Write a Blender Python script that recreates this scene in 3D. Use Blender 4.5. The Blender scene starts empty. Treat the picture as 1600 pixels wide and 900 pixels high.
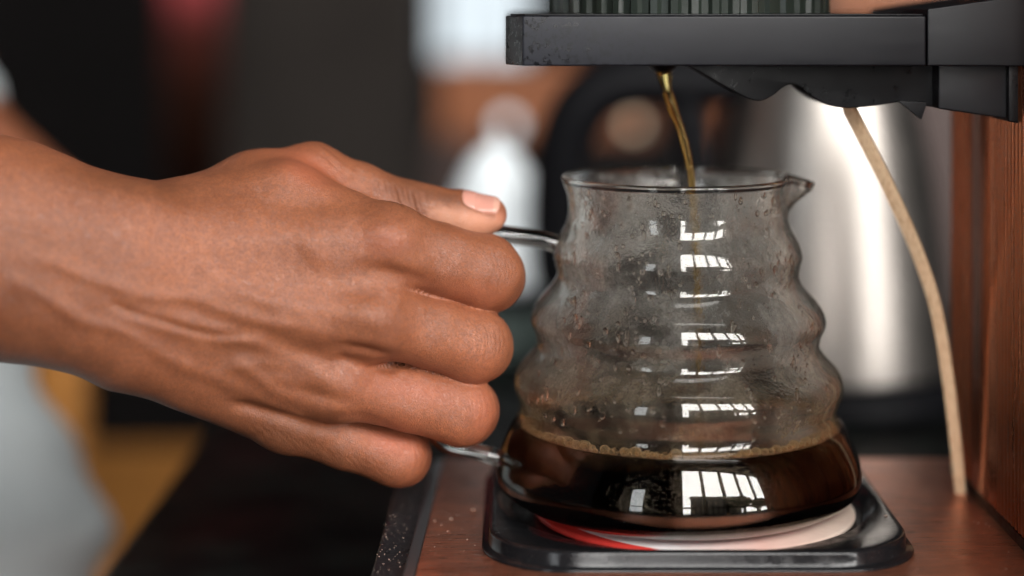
import bpy, bmesh, math, random
import numpy as np
from mathutils import Vector

# ------------------------------------------------------------------ camera, world, lights
SC = bpy.context.scene
COL = SC.collection
CM = 0.01
FPX, CAMZ = 2950.0, 17.0          # focal length in photo pixels, eye height in cm above the machine's base plate
R = math.radians
rng = random.Random(7)
nrs = np.random.RandomState(5)

cam_d = bpy.data.cameras.new('camera'); cam = bpy.data.objects.new('camera', cam_d); COL.objects.link(cam)
cam.location = (0, 0, CAMZ*CM); cam.rotation_euler = (R(90), 0, 0)
cam_d.sensor_width = 36; cam_d.lens = FPX/1600*36; cam_d.shift_y = -450/1600
cam_d.clip_start = 0.02; cam_d.clip_end = 200
cam_d.dof.use_dof = True; cam_d.dof.focus_distance = 0.588; cam_d.dof.aperture_fstop = 2.9; cam_d.dof.aperture_blades = 0
SC.camera = cam

W = bpy.data.worlds.new('World'); SC.world = W; W.use_nodes = True
W.node_tree.nodes['Background'].inputs[0].default_value = (0.80, 0.88, 1.0, 1)
W.node_tree.nodes['Background'].inputs[1].default_value = 0.02
SC.view_settings.view_transform = 'Standard'; SC.view_settings.look = 'None'
SC.view_settings.exposure = 0.0; SC.view_settings.gamma = 1
cy = SC.cycles
cy.use_denoising = True; cy.max_bounces = 24; cy.transmission_bounces = 20; cy.glossy_bounces = 8
cy.diffuse_bounces = 3; cy.transparent_max_bounces = 32; cy.volume_bounces = 0
cy.sample_clamp_indirect = 3.0; cy.sample_clamp_direct = 0; cy.blur_glossy = 0.3
cy.caustics_reflective = True; cy.caustics_refractive = True

def area(name, loc, sx, sy, rad, col, target):
    l = bpy.data.lights.new(name, 'AREA'); l.shape = 'RECTANGLE'; l.size = sx; l.size_y = sy
    l.energy = rad*math.pi*sx*sy; l.color = col
    o = bpy.data.objects.new(name, l); COL.objects.link(o); o.location = loc
    d = Vector(target)-Vector(loc); o.rotation_euler = d.to_track_quat('-Z', 'Y').to_euler()
    return o
# daylight: bright overcast sky outside the cafe's windows (behind the camera), and outside the far window
area('sky_light', (27, -36, 14), 64, 36, 28.0, (1.0, 0.98, 0.955), (27, 0, 14))
# daylight on the street front
area('street_daylight', (9, -7, 16), 20, 8, 5.0, (1.0, 0.99, 0.97), (9, -26, 4))
area('sky_light', (-4.9, -8, 2.2), 4.6, 5.5, 8.0, (0.92, 0.97, 1.0), (-4.9, 0, 2.2))

# ------------------------------------------------------------------ helpers
def P(px, py, Y):
    """point seen at photo pixel (px, py) at depth Y cm -> world cm"""
    return np.array([(px-800)/FPX*Y, Y, CAMZ-py/FPX*Y])

def mat(name, col=(.5,.5,.5), rough=.5, metal=0, spec=.5, **kw):
    m = bpy.data.materials.new(name); m.use_nodes = True
    b = m.node_tree.nodes['Principled BSDF']
    b.inputs['Base Color'].default_value = (*col, 1); b.inputs['Roughness'].default_value = rough
    b.inputs['Metallic'].default_value = metal; b.inputs['Specular IOR Level'].default_value = spec
    for k, v in kw.items(): b.inputs[k.replace('_', ' ')].default_value = v
    return m
class N:
    """small node helper"""
    def __init__(s, m): s.m = m; s.t = m.node_tree; s.b = s.t.nodes.get('Principled BSDF'); s.co = s.t.nodes.new('ShaderNodeTexCoord')
    def n(s, ty, **kw):
        x = s.t.nodes.new(ty)
        for k, v in kw.items():
            if hasattr(x, k): setattr(x, k, v)
            else: x.inputs[k.replace('_', ' ')].default_value = v
        return x
    def l(s, a, b): s.t.links.new(a, b)
    def noise(s, scale, detail=4, rough=.5, vec=None, dist=0):
        x = s.n('ShaderNodeTexNoise'); x.inputs['Scale'].default_value = scale; x.inputs['Detail'].default_value = detail
        x.inputs['Roughness'].default_value = rough; x.inputs['Distortion'].default_value = dist
        s.l(vec or s.co.outputs['Object'], x.inputs['Vector']); return x.outputs['Fac']
    def map(s, sc):
        x = s.n('ShaderNodeMapping'); x.inputs['Scale'].default_value = sc; s.l(s.co.outputs['Object'], x.inputs['Vector']); return x.outputs[0]
    def ramp(s, f, stops):
        x = s.n('ShaderNodeValToRGB'); e = x.color_ramp.elements
        while len(e) < len(stops): e.new(.5)
        for i, (p, c) in enumerate(stops):
            e[i].position = p; e[i].color = (*c, 1) if hasattr(c, '__len__') else (c, c, c, 1)
        s.l(f, x.inputs[0]); return x.outputs[0]
    def math(s, op, a, b=None, clamp=False):
        x = s.n('ShaderNodeMath'); x.operation = op; x.use_clamp = clamp
        for i, v in enumerate((a, b)):
            if v is None: continue
            if isinstance(v, (int, float)): x.inputs[i].default_value = v
            else: s.l(v, x.inputs[i])
        return x.outputs[0]
    def mix(s, f, a, b, blend='MIX'):
        x = s.n('ShaderNodeMix'); x.data_type = 'RGBA'; x.blend_type = blend
        for sock, v in ((x.inputs[0], f), (x.inputs[6], a), (x.inputs[7], b)):
            if isinstance(v, (int, float)): sock.default_value = v
            elif isinstance(v, tuple): sock.default_value = (*v, 1)
            else: s.l(v, sock)
        return x.outputs[2]
    def bump(s, h, strength, dist, nrm=None, to=None):
        x = s.n('ShaderNodeBump'); x.inputs['Strength'].default_value = strength; x.inputs['Distance'].default_value = dist
        s.l(h, x.inputs['Height'])
        if nrm: s.l(nrm, x.inputs['Normal'])
        if to is not None: s.l(x.outputs[0], to)
        return x.outputs[0]

def obj(name, V, F, m, parent=None, smooth=True, kind=None, label=None):
    """mesh from cm coordinates in world space, stored relative to its thing"""
    V = np.asarray(V, float)*CM
    org = np.zeros(3); p = parent
    while p is not None: org += np.array(p.location); p = p.parent
    me = bpy.data.meshes.new(name)
    me.from_pydata((V-org).tolist(), [], [list(f) for f in F]); me.update()
    if m is not None:
        for x in (m if isinstance(m, (list, tuple)) else [m]): me.materials.append(x)
    if smooth: me.polygons.foreach_set('use_smooth', [True]*len(me.polygons))
    o = bpy.data.objects.new(name, me); COL.objects.link(o); o.parent = parent
    if kind: o['kind'] = kind
    if label: o['label'] = label
    return o
def thing(name, label, cat, loc, group=None):
    o = bpy.data.objects.new(name, None); COL.objects.link(o); o.location = np.asarray(loc)*CM
    o.empty_display_size = .02; o['label'] = label; o['category'] = cat
    if group: o['group'] = group
    return o
def tag(o, label, cat, group=None):
    o['label'] = label; o['category'] = cat
    if group: o['group'] = group
    return o
def fixn(o):
    bm = bmesh.new(); bm.from_mesh(o.data); bmesh.ops.recalc_face_normals(bm, faces=bm.faces); bm.to_mesh(o.data); bm.free(); return o
def autosmooth(o, ang=35):
    me = o.data; bm = bmesh.new(); bm.from_mesh(me)
    for e in bm.edges: e.smooth = len(e.link_faces) == 2 and e.calc_face_angle(0) < R(ang)
    for f in bm.faces: f.smooth = True
    bm.to_mesh(me); bm.free(); return o
def bevel(o, w, seg=3, ang=40):
    bm = bmesh.new(); bm.from_mesh(o.data); bmesh.ops.recalc_face_normals(bm, faces=bm.faces)
    es = [e for e in bm.edges if len(e.link_faces) == 2 and e.calc_face_angle(0) > R(ang)]
    bmesh.ops.bevel(bm, geom=es, offset=w*CM, segments=seg, affect='EDGES', profile=.6)
    bm.to_mesh(o.data); bm.free(); return autosmooth(o, 50)
def boxvf(x0, x1, y0, y1, z0, z1):
    V = [(x, y, z) for x in (x0, x1) for y in (y0, y1) for z in (z0, z1)]
    F = [(0,1,3,2), (4,6,7,5), (0,4,5,1), (2,3,7,6), (0,2,6,4), (1,5,7,3)]
    return V, F
def box(name, b, m, parent=None, bev=0, **kw):
    V, F = boxvf(*b); o = obj(name, V, F, m, parent, smooth=False, **kw)
    return bevel(o, bev) if bev else o
def prism(name, poly, y0, y1, m, parent=None, bev=0, **kw):
    """polygon in X,Z extruded along Y"""
    n = len(poly); V = [(x, y0, z) for x, z in poly]+[(x, y1, z) for x, z in poly]
    F = [tuple(range(n)), tuple(range(2*n-1, n-1, -1))]+[(i, i+n, (i+1) % n+n, (i+1) % n) for i in range(n)]
    o = fixn(obj(name, V, F, m, parent, smooth=False, **kw))
    return bevel(o, bev) if bev else o
def plan(name, poly, z0, z1, m, parent=None, bev=0, **kw):
    """polygon in X,Y extruded along Z"""
    n = len(poly); V = [(x, y, z0) for x, y in poly]+[(x, y, z1) for x, y in poly]
    F = [tuple(range(n)), tuple(range(2*n-1, n-1, -1))]+[(i, i+n, (i+1) % n+n, (i+1) % n) for i in range(n)]
    o = fixn(obj(name, V, F, m, parent, smooth=False, **kw))
    return bevel(o, bev) if bev else o
def spline(pts, n):
    """Catmull-Rom through points, n samples per span"""
    p = np.asarray(pts, float); p = np.vstack([2*p[0]-p[1], p, 2*p[-1]-p[-2]]); out = []
    for i in range(1, len(p)-2):
        for k in range(n):
            t = k/n; a, b, c, d = p[i-1], p[i], p[i+1], p[i+2]
            out.append(.5*((2*b)+(-a+c)*t+(2*a-5*b+4*c-d)*t*t+(-a+3*b-3*c+d)*t**3))
    out.append(p[-2]); return np.array(out)
def tubevf(path, rad, seg=16, flat=None, twist=0, cap=True, prof=None):
    path = np.asarray(path, float); n = len(path); rad = np.broadcast_to(rad, (n,)) if np.ndim(rad) < 2 else rad
    V = []; F = []; T = np.gradient(path, axis=0); T /= np.linalg.norm(T, axis=1)[:, None]
    up = np.array([0, 1., 0]) if abs(T[0][1]) < .9 else np.array([1., 0, 0])
    for i in range(n):
        s = np.cross(T[i], up); s /= np.linalg.norm(s); u = np.cross(s, T[i])
        for k in range(seg):
            a = 2*math.pi*k/seg+twist*i; q = 1 if prof is None else prof(a, i/(n-1))
            V.append(path[i]+rad[i]*q*(math.cos(a)*s+math.sin(a)*u*(flat or 1)))
        up = u
    for i in range(n-1):
        for k in range(seg):
            a, b = i*seg+k, i*seg+(k+1) % seg; F.append((a, b, b+seg, a+seg))
    if cap: F.append(tuple(range(seg-1, -1, -1))); F.append(tuple(range((n-1)*seg, n*seg)))
    return V, F
def tube(name, path, rad, m, parent=None, **kw):
    ex = {k: kw.pop(k) for k in list(kw) if k in ('kind', 'label')}
    V, F = tubevf(path, rad, **kw); return fixn(obj(name, V, F, m, parent, **ex))
def lathe(name, prof, cx, cy_, m, parent=None, seg=96, closed=False, sx=1, **kw):
    prof = np.asarray(prof, float); n = len(prof); V = []; F = []
    for r, z in prof:
        for k in range(seg):
            a = 2*math.pi*k/seg; V.append((cx+r*math.cos(a)*sx, cy_+r*math.sin(a), z))
    for i in range(n if closed else n-1):
        for k in range(seg):
            a, b = i*seg+k, i*seg+(k+1) % seg; c, d = ((i+1) % n)*seg+(k+1) % seg, ((i+1) % n)*seg+k
            F.append((a, b, c, d))
    o = obj(name, V, F, m, parent, **kw)
    bm = bmesh.new(); bm.from_mesh(o.data); bmesh.ops.remove_doubles(bm, verts=bm.verts, dist=1e-6)
    bmesh.ops.dissolve_degenerate(bm, edges=bm.edges, dist=1e-7)
    bmesh.ops.recalc_face_normals(bm, faces=bm.faces); bm.to_mesh(o.data); bm.free()
    return o
ICO = {}
def ico(sub=2):
    if sub not in ICO:
        bm = bmesh.new(); bmesh.ops.create_icosphere(bm, subdivisions=sub, radius=1)
        ICO[sub] = (np.array([v.co[:] for v in bm.verts]), np.array([[v.index for v in f.verts] for f in bm.faces])); bm.free()
    return ICO[sub]
def cloud(name, items, m, parent, sub=2, smooth=True, kind='stuff', **kw):
    """many small ellipsoids: items = (centre, 3x3 axes)"""
    v, f = ico(sub); V = []; F = []
    for i, (c, A) in enumerate(items): V.append(v@np.asarray(A)+np.asarray(c)); F.append(f+i*len(v))
    return obj(name, np.vstack(V), np.vstack(F).tolist(), m, parent, smooth=smooth, kind=kind, **kw)

# ------------------------------------------------------------------ materials
M = {}
def glass_mat(name, ior=1.47, col=(.998, .992, .975), film=None):
    m = bpy.data.materials.new(name); m.use_nodes = True; k = N(m); t = m.node_tree
    out = t.nodes['Material Output']; t.nodes.remove(k.b)
    g = k.n('ShaderNodeBsdfGlass'); g.inputs['IOR'].default_value = ior; g.inputs['Roughness'].default_value = 0
    g.inputs['Color'].default_value = (*col, 1)
    if not film: k.l(g.outputs[0], out.inputs[0]); return m
    d = k.n('ShaderNodeBsdfDiffuse'); d.inputs[0].default_value = (.95, .90, .80, 1)
    zz = k.n('ShaderNodeSeparateXYZ'); k.l(k.co.outputs['Object'], zz.inputs[0])
    fc = k.ramp(k.math('MULTIPLY', zz.outputs['Z'], 9.0), [(.26, (.78, .54, .28)), (.36, (.90, .80, .62)), (.55, (.95, .93, .88))])   # coffee-stained low down
    k.l(fc, d.inputs[0])
    tr = k.n('ShaderNodeBsdfTranslucent'); tr.inputs[0].default_value = (.95, .90, .80, 1)
    a = k.n('ShaderNodeMixShader'); a.inputs[0].default_value = .55; k.l(fc, tr.inputs[0]); k.l(d.outputs[0], a.inputs[1]); k.l(tr.outputs[0], a.inputs[2])
    big = k.noise(70, 3, .6); streak = k.noise(1, 3, .6, vec=k.map((260, 260, 60))); fine = k.noise(1500, 2, .6)
    f = k.math('MULTIPLY', k.ramp(big, [(.40, .12), (.62, 1)]), k.ramp(streak, [(.36, .7), (.62, 1)]))
    f = k.math('MULTIPLY', f, k.ramp(fine, [(.3, .6), (.7, 1)])); f = k.math('MULTIPLY', f, film)
    # the film of steam is wiped out low down, where the coffee has splashed
    z = k.n('ShaderNodeSeparateXYZ'); k.l(k.co.outputs['Object'], z.inputs[0])
    f = k.math('MULTIPLY', f, k.ramp(k.math('MULTIPLY', z.outputs['Z'], 9.0), [(.20, 0.0), (.27, 0.6), (.60, .9), (1, .9)]))
    mx = k.n('ShaderNodeMixShader'); k.l(f, mx.inputs[0]); k.l(g.outputs[0], mx.inputs[1]); k.l(a.outputs[0], mx.inputs[2])
    k.l(mx.outputs[0], out.inputs[0])
    k.bump(k.noise(900, 2, .5), .25, .0004, to=g.inputs['Normal'])
    return m
M['glass'] = glass_mat('clear_glass')
M['glass_in'] = glass_mat('steamed_glass', film=.74)
M['water'] = glass_mat('water', 1.33)

m = mat('black_plastic', (.005, .005, .006), .30, spec=.2); k = N(m)
k.l(k.ramp(k.noise(160, 5, .7), [(.3, .22), (.7, .48)]), k.b.inputs['Roughness']); M['black'] = m
k.bump(k.noise(1800, 3), .08, .0003, to=k.b.inputs['Normal'])
# tray: wet, blotchy plastic
m = mat('wet_plastic', (.014, .014, .018), .35, spec=.28); k = N(m)
sxx = k.n('ShaderNodeSeparateXYZ'); k.l(k.co.outputs['Object'], sxx.inputs[0])
wet = k.ramp(k.math('ADD', k.math('MULTIPLY', sxx.outputs['X'], 5.0), .5), [(.05, 1.), (.42, 0.)])      # wet spots at the free end
spt = k.math('MULTIPLY', k.ramp(k.noise(520, 4, .65), [(.50, 0.), (.58, 1.)]), wet)
sm_ = k.ramp(k.noise(1, 4, .6, vec=k.map((25, 25, 160))), [(.3, 0.), (.7, 1.)])
k.l(k.mix(spt, k.mix(wet, k.mix(sm_, (.005, .005, .007), (.007, .007, .009)), (.018, .019, .025)), (.001, .001, .0015)), k.b.inputs['Base Color'])
k.l(k.math('SUBTRACT', k.math('ADD', k.math('MULTIPLY', sm_, .16), .34), k.math('MULTIPLY', spt, .2)), k.b.inputs['Roughness'])
M['tray'] = m
m = mat('dusty_plastic', (.012, .012, .014), .38); k = N(m)
k.l(k.ramp(k.noise(2600, 2, .6), [(.64, (.012, .012, .014)), (.74, (.18, .18, .18))]), k.b.inputs['Base Color'])
k.l(k.ramp(k.noise(220, 5, .7), [(.3, .2), (.7, .5)]), k.b.inputs['Roughness']); M['dusty'] = m
m = mat('hotplate_enamel', (.008, .008, .009), .12, spec=.28); k = N(m)
k.l(k.ramp(k.noise(2400, 2, .6), [(.67, (.008, .008, .009)), (.76, (.14, .13, .12))]), k.b.inputs['Base Color'])
k.l(k.ramp(k.noise(160, 4, .7), [(.35, .07), (.7, .28)]), k.b.inputs['Roughness'])
k.bump(k.noise(1500, 3), .1, .0004, to=k.b.inputs['Normal']); M['enamel'] = m

def copper(name, brush, col=(.50, .19, .095), rough=.30, str_=.35, blot_=.6):
    m = mat(name, col, rough, 1); k = N(m)
    s = k.noise(1, 4, .65, vec=k.map(brush)); blot = k.noise(60, 5, .65); sp = k.noise(1300, 3, .7)
    c = k.mix(k.ramp(blot, [(.35, 0.), (.7, 1.)]), tuple(x*blot_ for x in col), col)
    c = k.mix(k.ramp(s, [(.4, 0.), (.7, str_)]), c, (col[0]*1.35, col[1]*1.5, col[2]*1.7))
    c = k.mix(k.ramp(sp, [(.55, 0.), (.64, .7)]), c, (.42, .24, .18)); k.l(c, k.b.inputs['Base Color'])
    k.l(k.ramp(sp, [(.55, .93), (.64, .3)]), k.b.inputs['Metallic'])
    k.l(k.ramp(s, [(.3, rough-.06), (.7, rough+.14)]), k.b.inputs['Roughness'])
    k.bump(s, str_, .0003, to=k.b.inputs['Normal']); return m
M['copper_base'] = copper('brushed_copper', (90, 1000, 90), (.68, .25, .135), .30, .7, .5)
M['copper_col'] = copper('copper_panel', (90, 90, 6), (.68, .23, .105), .25, .0, 1.0)
m = mat('edge_alloy', (.10, .095, .10), .3, .6); M['edge'] = m

# printed disc: cream disc with a red outer band on one side, worn
m = mat('disc_print', (.75, .7, .66), .35); k = N(m)
sx = k.n('ShaderNodeSeparateXYZ'); k.l(k.co.outputs['Object'], sx.inputs[0])
u = k.math('MULTIPLY', sx.outputs['X'], 1/.054)
rr = k.n('ShaderNodeVectorMath'); rr.operation = 'LENGTH'
mp = k.n('ShaderNodeMapping'); mp.inputs['Scale'].default_value = (1, 1, 0); mp.inputs['Location'].default_value = (-.010, -.0010, 0); k.l(k.co.outputs['Object'], mp.inputs[0]); k.l(mp.outputs[0], rr.inputs[0])
outer = k.ramp(k.math('ADD', k.math('MULTIPLY', rr.outputs['Value'], 10), k.math('MULTIPLY', k.math('SUBTRACT', k.noise(300, 3), .5), .004)), [(.564, 0.), (.570, 1.)])
side = k.ramp(k.math('MULTIPLY_ADD', u, .5), [(.50, 1.), (.62, 0.)])
tint = k.ramp(k.math('ADD', k.math('MULTIPLY', u, .4), .5), [(.4, (.72, .70, .70)), (.62, (.66, .42, .36)), (.85, (.74, .62, .52))])
sx2 = k.mix(k.ramp(k.noise(90, 5, .7), [(.4, 0.), (.75, .45)]), tint, (.50, .33, .27))
k.l(k.mix(outer, sx2, (.50, .035, .028)), k.b.inputs['Base Color']); M['disc'] = m

# coffee
m = bpy.data.materials.new('black_coffee'); m.use_nodes = True; k = N(m); t = m.node_tree; t.nodes.remove(k.b)
g = k.n('ShaderNodeBsdfGlass'); g.inputs['IOR'].default_value = 1.34
k.l(g.outputs[0], t.nodes['Material Output'].inputs[0])
va = k.n('ShaderNodeVolumeAbsorption'); va.inputs['Color'].default_value = (.975, .55, 0, 1); va.inputs['Density'].default_value = 2300
k.l(va.outputs[0], t.nodes['Material Output'].inputs[1]); M['coffee'] = m
M['stream'] = glass_mat('amber_coffee', 1.34, (.97, .83, .50))
m = bpy.data.materials.new('foam_bubble'); m.use_nodes = True; k = N(m); t = m.node_tree; t.nodes.remove(k.b)
tr = k.n('ShaderNodeBsdfTransparent'); tr.inputs[0].default_value = (.93, .82, .66, 1)
gl = k.n('ShaderNodeBsdfGlossy'); gl.inputs['Roughness'].default_value = .03; gl.inputs[0].default_value = (1, .93, .8, 1)
df = k.n('ShaderNodeBsdfDiffuse'); df.inputs[0].default_value = (.95, .76, .48, 1)
a = k.n('ShaderNodeMixShader'); a.inputs[0].default_value = .10; k.l(tr.outputs[0], a.inputs[1]); k.l(df.outputs[0], a.inputs[2])
lw = k.n('ShaderNodeLayerWeight'); lw.inputs[0].default_value = .35
mx = k.n('ShaderNodeMixShader'); k.l(lw.outputs['Facing'], mx.inputs[0]); rm_ = k.n('ShaderNodeMixShader'); rm_.inputs[0].default_value = .5; k.l(gl.outputs[0], rm_.inputs[1]); k.l(df.outputs[0], rm_.inputs[2])
k.l(a.outputs[0], mx.inputs[1]); k.l(rm_.outputs[0], mx.inputs[2])
k.l(mx.outputs[0], t.nodes['Material Output'].inputs[0]); M['foam'] = m

m = mat('birch_wood', (.55, .36, .20), .6); k = N(m)
w = k.noise(1, 4, .6, vec=k.map((900, 900, 25)))
k.l(k.ramp(w, [(.3, (.52, .34, .20)), (.5, (.70, .50, .31)), (.75, (.80, .62, .42))]), k.b.inputs['Base Color'])
k.bump(w, .4, .0004, to=k.b.inputs['Normal']); M['birch'] = m

m = mat('brushed_steel', (.33, .30, .275), .34, 1); k = N(m)
k.l(k.ramp(k.noise(1, 3, .6, vec=k.map((4, 4, 900))), [(.3, .3), (.7, .42)]), k.b.inputs['Roughness']); M['steel'] = m
M['kettle_black'] = mat('kettle_black', (.004, .004, .005), .5, spec=.08)
M['counter'] = mat('black_counter', (.012, .013, .013), .32, spec=.05); k = N(M['counter'])
k.l(k.ramp(k.noise(35, 4), [(.4, (.004, .004, .004)), (.7, (.012, .016, .014))]), k.b.inputs['Base Color'])
k.l(k.ramp(k.noise(18, 3), [(.3, .4), (.7, .6)]), k.b.inputs['Roughness'])
M['ceramic'] = mat('pale_ceramic', (.86, .92, .95), .25)
def wood(name, c, rough=.5):
    m = mat(name, c, rough); k = N(m); w = k.noise(1, 4, .6, vec=k.map((60, 60, 4)))
    k.l(k.ramp(w, [(.3, tuple(x*.7 for x in c)), (.7, tuple(min(1, x*1.2) for x in c))]), k.b.inputs['Base Color']); return m
M['ochre'] = wood('ochre_wood', (.42, .175, .035)); M['orange_wood'] = wood('orange_wood', (.25, .075, .018)); M['dark_wood'] = wood('dark_wood', (.03, .012, .008))
def plain(name, c, rough=.8):
    m = mat(name, c, rough, spec=.08); k = N(m)
    k.l(k.ramp(k.noise(6, 4), [(.3, tuple(x*.8 for x in c)), (.7, tuple(x*1.15 for x in c))]), k.b.inputs['Base Color']); return m
M['wall_dark'] = plain('dark_paint', (.0025, .002, .002)); M['wall_grey'] = plain('grey_brown_plaster', (.015, .0125, .011))
M['burgundy'] = plain('burgundy_cloth', (.24, .045, .055))
k = N(M['burgundy']); sz_ = k.n('ShaderNodeSeparateXYZ'); k.l(k.co.outputs['Object'], sz_.inputs[0])     # cloth colour runs from red above to dark brown below
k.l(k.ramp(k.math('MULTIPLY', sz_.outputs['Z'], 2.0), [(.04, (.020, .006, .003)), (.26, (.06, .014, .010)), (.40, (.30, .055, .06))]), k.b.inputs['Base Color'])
M['wall_in'] = plain('inner_wall', (.10, .095, .09)); M['frame'] = plain('black_frame', (.012, .012, .012), .5)
M['facade'] = plain('facade', (.50, .48, .45)); M['leaf'] = plain('leaf_green', (.06, .10, .03)); M['bark'] = plain('bark', (.08, .06, .04))
M['facade_glass'] = mat('dark_panes', (.03, .035, .04), .1); M['roof'] = plain('roof_slate', (.07, .07, .075)); M['asphalt'] = plain('asphalt', (.05, .05, .05))
M['floor'] = plain('floor_boards', (.09, .035, .015), .5)
def emit(name, c, s):
    m = bpy.data.materials.new(name); m.use_nodes = True; k = N(m); t = m.node_tree; t.nodes.remove(k.b)
    e = k.n('ShaderNodeEmission'); e.inputs[0].default_value = (*c, 1); e.inputs[1].default_value = s
    k.l(e.outputs[0], t.nodes['Material Output'].inputs[0]); return m
m = bpy.data.materials.new('window_pane'); m.use_nodes = True; k = N(m); t = m.node_tree; t.nodes.remove(k.b)
tr = k.n('ShaderNodeBsdfTransparent'); gl = k.n('ShaderNodeBsdfGlossy'); gl.inputs['Roughness'].default_value = .02
mx = k.n('ShaderNodeMixShader'); mx.inputs[0].default_value = .05; k.l(tr.outputs[0], mx.inputs[1]); k.l(gl.outputs[0], mx.inputs[2])
k.l(mx.outputs[0], t.nodes['Material Output'].inputs[0]); M['pane'] = m

# ------------------------------------------------------------------ the setting
CT = -4.0        # counter top level
box('counter', (-15, 90, 30, 128, CT-4, CT), M['counter'], kind='structure', bev=.4)
box('floor', (-500, 500, -180, 470, -98, -94), M['floor'], kind='structure')
box('wall_back', (-260, 330, 430, 440, -94, 220), M['wall_dark'], kind='structure')
# grey-brown pillar between hand and machine
def span(p0, p1, Y): return (p0-800)/FPX*Y, (p1-800)/FPX*Y
x0, x1 = span(352, 655, 330); box('pillar', (x0, x1, 330, 365, -94, 220), M['wall_grey'], kind='structure')
x0, x1 = span(262, 345, 300); 
V, F = [], []
n = 14
for i in range(n+1):
    x = x0+(x1-x0)*i/n; y = 300+2.5*math.sin(i*1.9)
    V += [(x, y, -14+1.5*math.sin(i)), (x, y, 10), (x, y, 200)]
for i in range(n): F += [(3*i, 3*i+3, 3*i+4, 3*i+1), (3*i+1, 3*i+4, 3*i+5, 3*i+2)]
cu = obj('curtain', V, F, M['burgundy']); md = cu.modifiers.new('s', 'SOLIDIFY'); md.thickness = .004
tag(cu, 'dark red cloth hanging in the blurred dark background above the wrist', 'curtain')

# far window (back of the room), daylight outside it
def far_window(px0, px1, pytop, pybot, Y):
    a = P(px0, pybot, Y); b = P(px1, pytop, Y)
    w = bpy.data.objects.new('window', None); COL.objects.link(w); w.location = a*CM; w['kind'] = 'structure'
    fr = 1.0
    for bb in ((a[0]-fr, a[0], a[2]-fr, b[2]+fr), (b[0], b[0]+fr, a[2]-fr, b[2]+fr)):
        box('frame', (bb[0], bb[1], Y-3, Y+2, bb[2], bb[3]), M['frame'], w)
    box('frame', (a[0], b[0], Y-3, Y+2, a[2]-fr, a[2]), M['frame'], w)
    box('frame', (a[0]+(b[0]-a[0])*.43, a[0]+(b[0]-a[0])*.50, Y-2.5, Y+1, a[2], b[2]), M['wall_grey'], w)
    return a, b, w
a, b, w = far_window(684, 822, -140, 92, 415)
M['far_sky'] = emit('overcast_sky', (.84, .94, 1.0), 1.15)
box('pane', (a[0], b[0], 416, 417, a[2], b[2]), M['far_sky'], w)

# wooden shelf boards on the back wall
x0, x1 = span(690, 1020, 240); zt, zb = P(0, 102, 240)[2], P(0, 212, 240)[2]
sh = thing('wall_shelf', 'orange brown wooden wall shelf blurred behind the black kettle handle', 'shelf', ((x0+x1)/2, 250, zb))
box('board', (x0, x1, 238, 262, zb, zt), M['orange_wood'], sh)
box('board', (x0-1, x0+6, 238.5, 262, -40, zb-.1), M['dark_wood'], sh)
box('back_panel', (x0-.5, span(0, 905, 262)[1], 262.5, 264, -40, zt), M['dark_wood'], sh)
x0, x1 = span(1130, 1700, 200)
cb = thing('wooden_cabinet', 'brown wooden cabinet side blurred behind the steel kettle', 'cabinet', ((x0+x1)/2, 205, -40))
box('side_panel', (x0, span(0, 1178, 200)[1], 200, 230, CT-50, P(0, 10, 200)[2]), M['orange_wood'], cb)
box('door_panel', (span(0, 1180, 200)[1], x1, 202, 230, CT-50, P(0, -60, 200)[2]), M['dark_wood'], cb)
box('top_board', (span(0, 1280, 200)[1], x1, 196, 230, P(0, 18, 200)[2], P(0, -30, 200)[2]), M['orange_wood'], cb)

# small glowing bulbs far back
for (px, py, Y, r, c, s, lb) in ((793, 195, 236, 1.05, (.75, .84, .88), 2.2, 'pale round bulb glowing above the pale jug'), (990, 195, 210, .65, (1., .80, .58), 1.5, 'warm beige bulb seen through the black kettle handle'),
        (1112, 128, 225, .35, (1., .62, .3), 4.0, 'small amber bulb just under the black brew tray'), (907, 150, 225, .5, (1., .55, .25), .8, 'faint amber bulb at the upper left of the kettle handle')):
    c0 = P(px, py, Y); t_ = thing('pendant_bulb', lb, 'bulb', c0, 'bulbs glowing in the background')
    cloud('globe', [(c0, np.eye(3)*r)], emit('bulb_glow', c, s), t_, sub=3, kind=None)
    tube('cord', [c0+(0, 0, r*.9), c0+(0, 0, r+14)], .12, M['black'], t_, seg=8)

# window wall behind the camera: what the glass and the coffee mirror
WY = -200.0
def wallbox(x0, x1, z0, z1): return box('wall_window', (x0, x1, WY-18, WY, z0, z1), M['wall_in'], kind='structure')
OX0, OX1, OZ0, OZ1 = -8, 400, -40, 285
SX0, SX1, SZ0, SZ1 = -180, -120, -70, 210
wallbox(-420, SX0, -94, 330); wallbox(SX1, OX0, -94, 330); wallbox(OX1, 560, -94, 330)
wallbox(OX0, OX1, -94, OZ0); wallbox(OX0, OX1, OZ1, 330); wallbox(SX0, SX1, -94, SZ0); wallbox(SX0, SX1, SZ1, 330)
def muntin_window(x0, x1, z0, z1, nx, zs, bar):
    w = bpy.data.objects.new('window', None); COL.objects.link(w); w.location = (x0*CM, WY*CM, z0*CM); w['kind'] = 'structure'
    xs = np.linspace(x0, x1, nx+1); zz = [z0]+list(zs)+[z1]
    for i, x in enumerate(xs): box('muntin' if 0 < i < nx else 'frame', (x-bar, x+bar, WY-12, WY-4, z0, z1), M['frame'], w)
    for i in range(nx):
        for j, z in enumerate(zz): box('transom', (xs[i]+bar, xs[i+1]-bar, WY-11, WY-5, z-bar*.7, z+bar*.7), M['frame'], w)
        for j in range(len(zz)-1): box('pane', (xs[i]+bar, xs[i+1]-bar, WY-8.3, WY-7.7, zz[j]+bar*.7, zz[j+1]-bar*.7), M['pane'], w)
muntin_window(OX0, OX1, OZ0, OZ1, 6, [40], 5)
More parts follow.
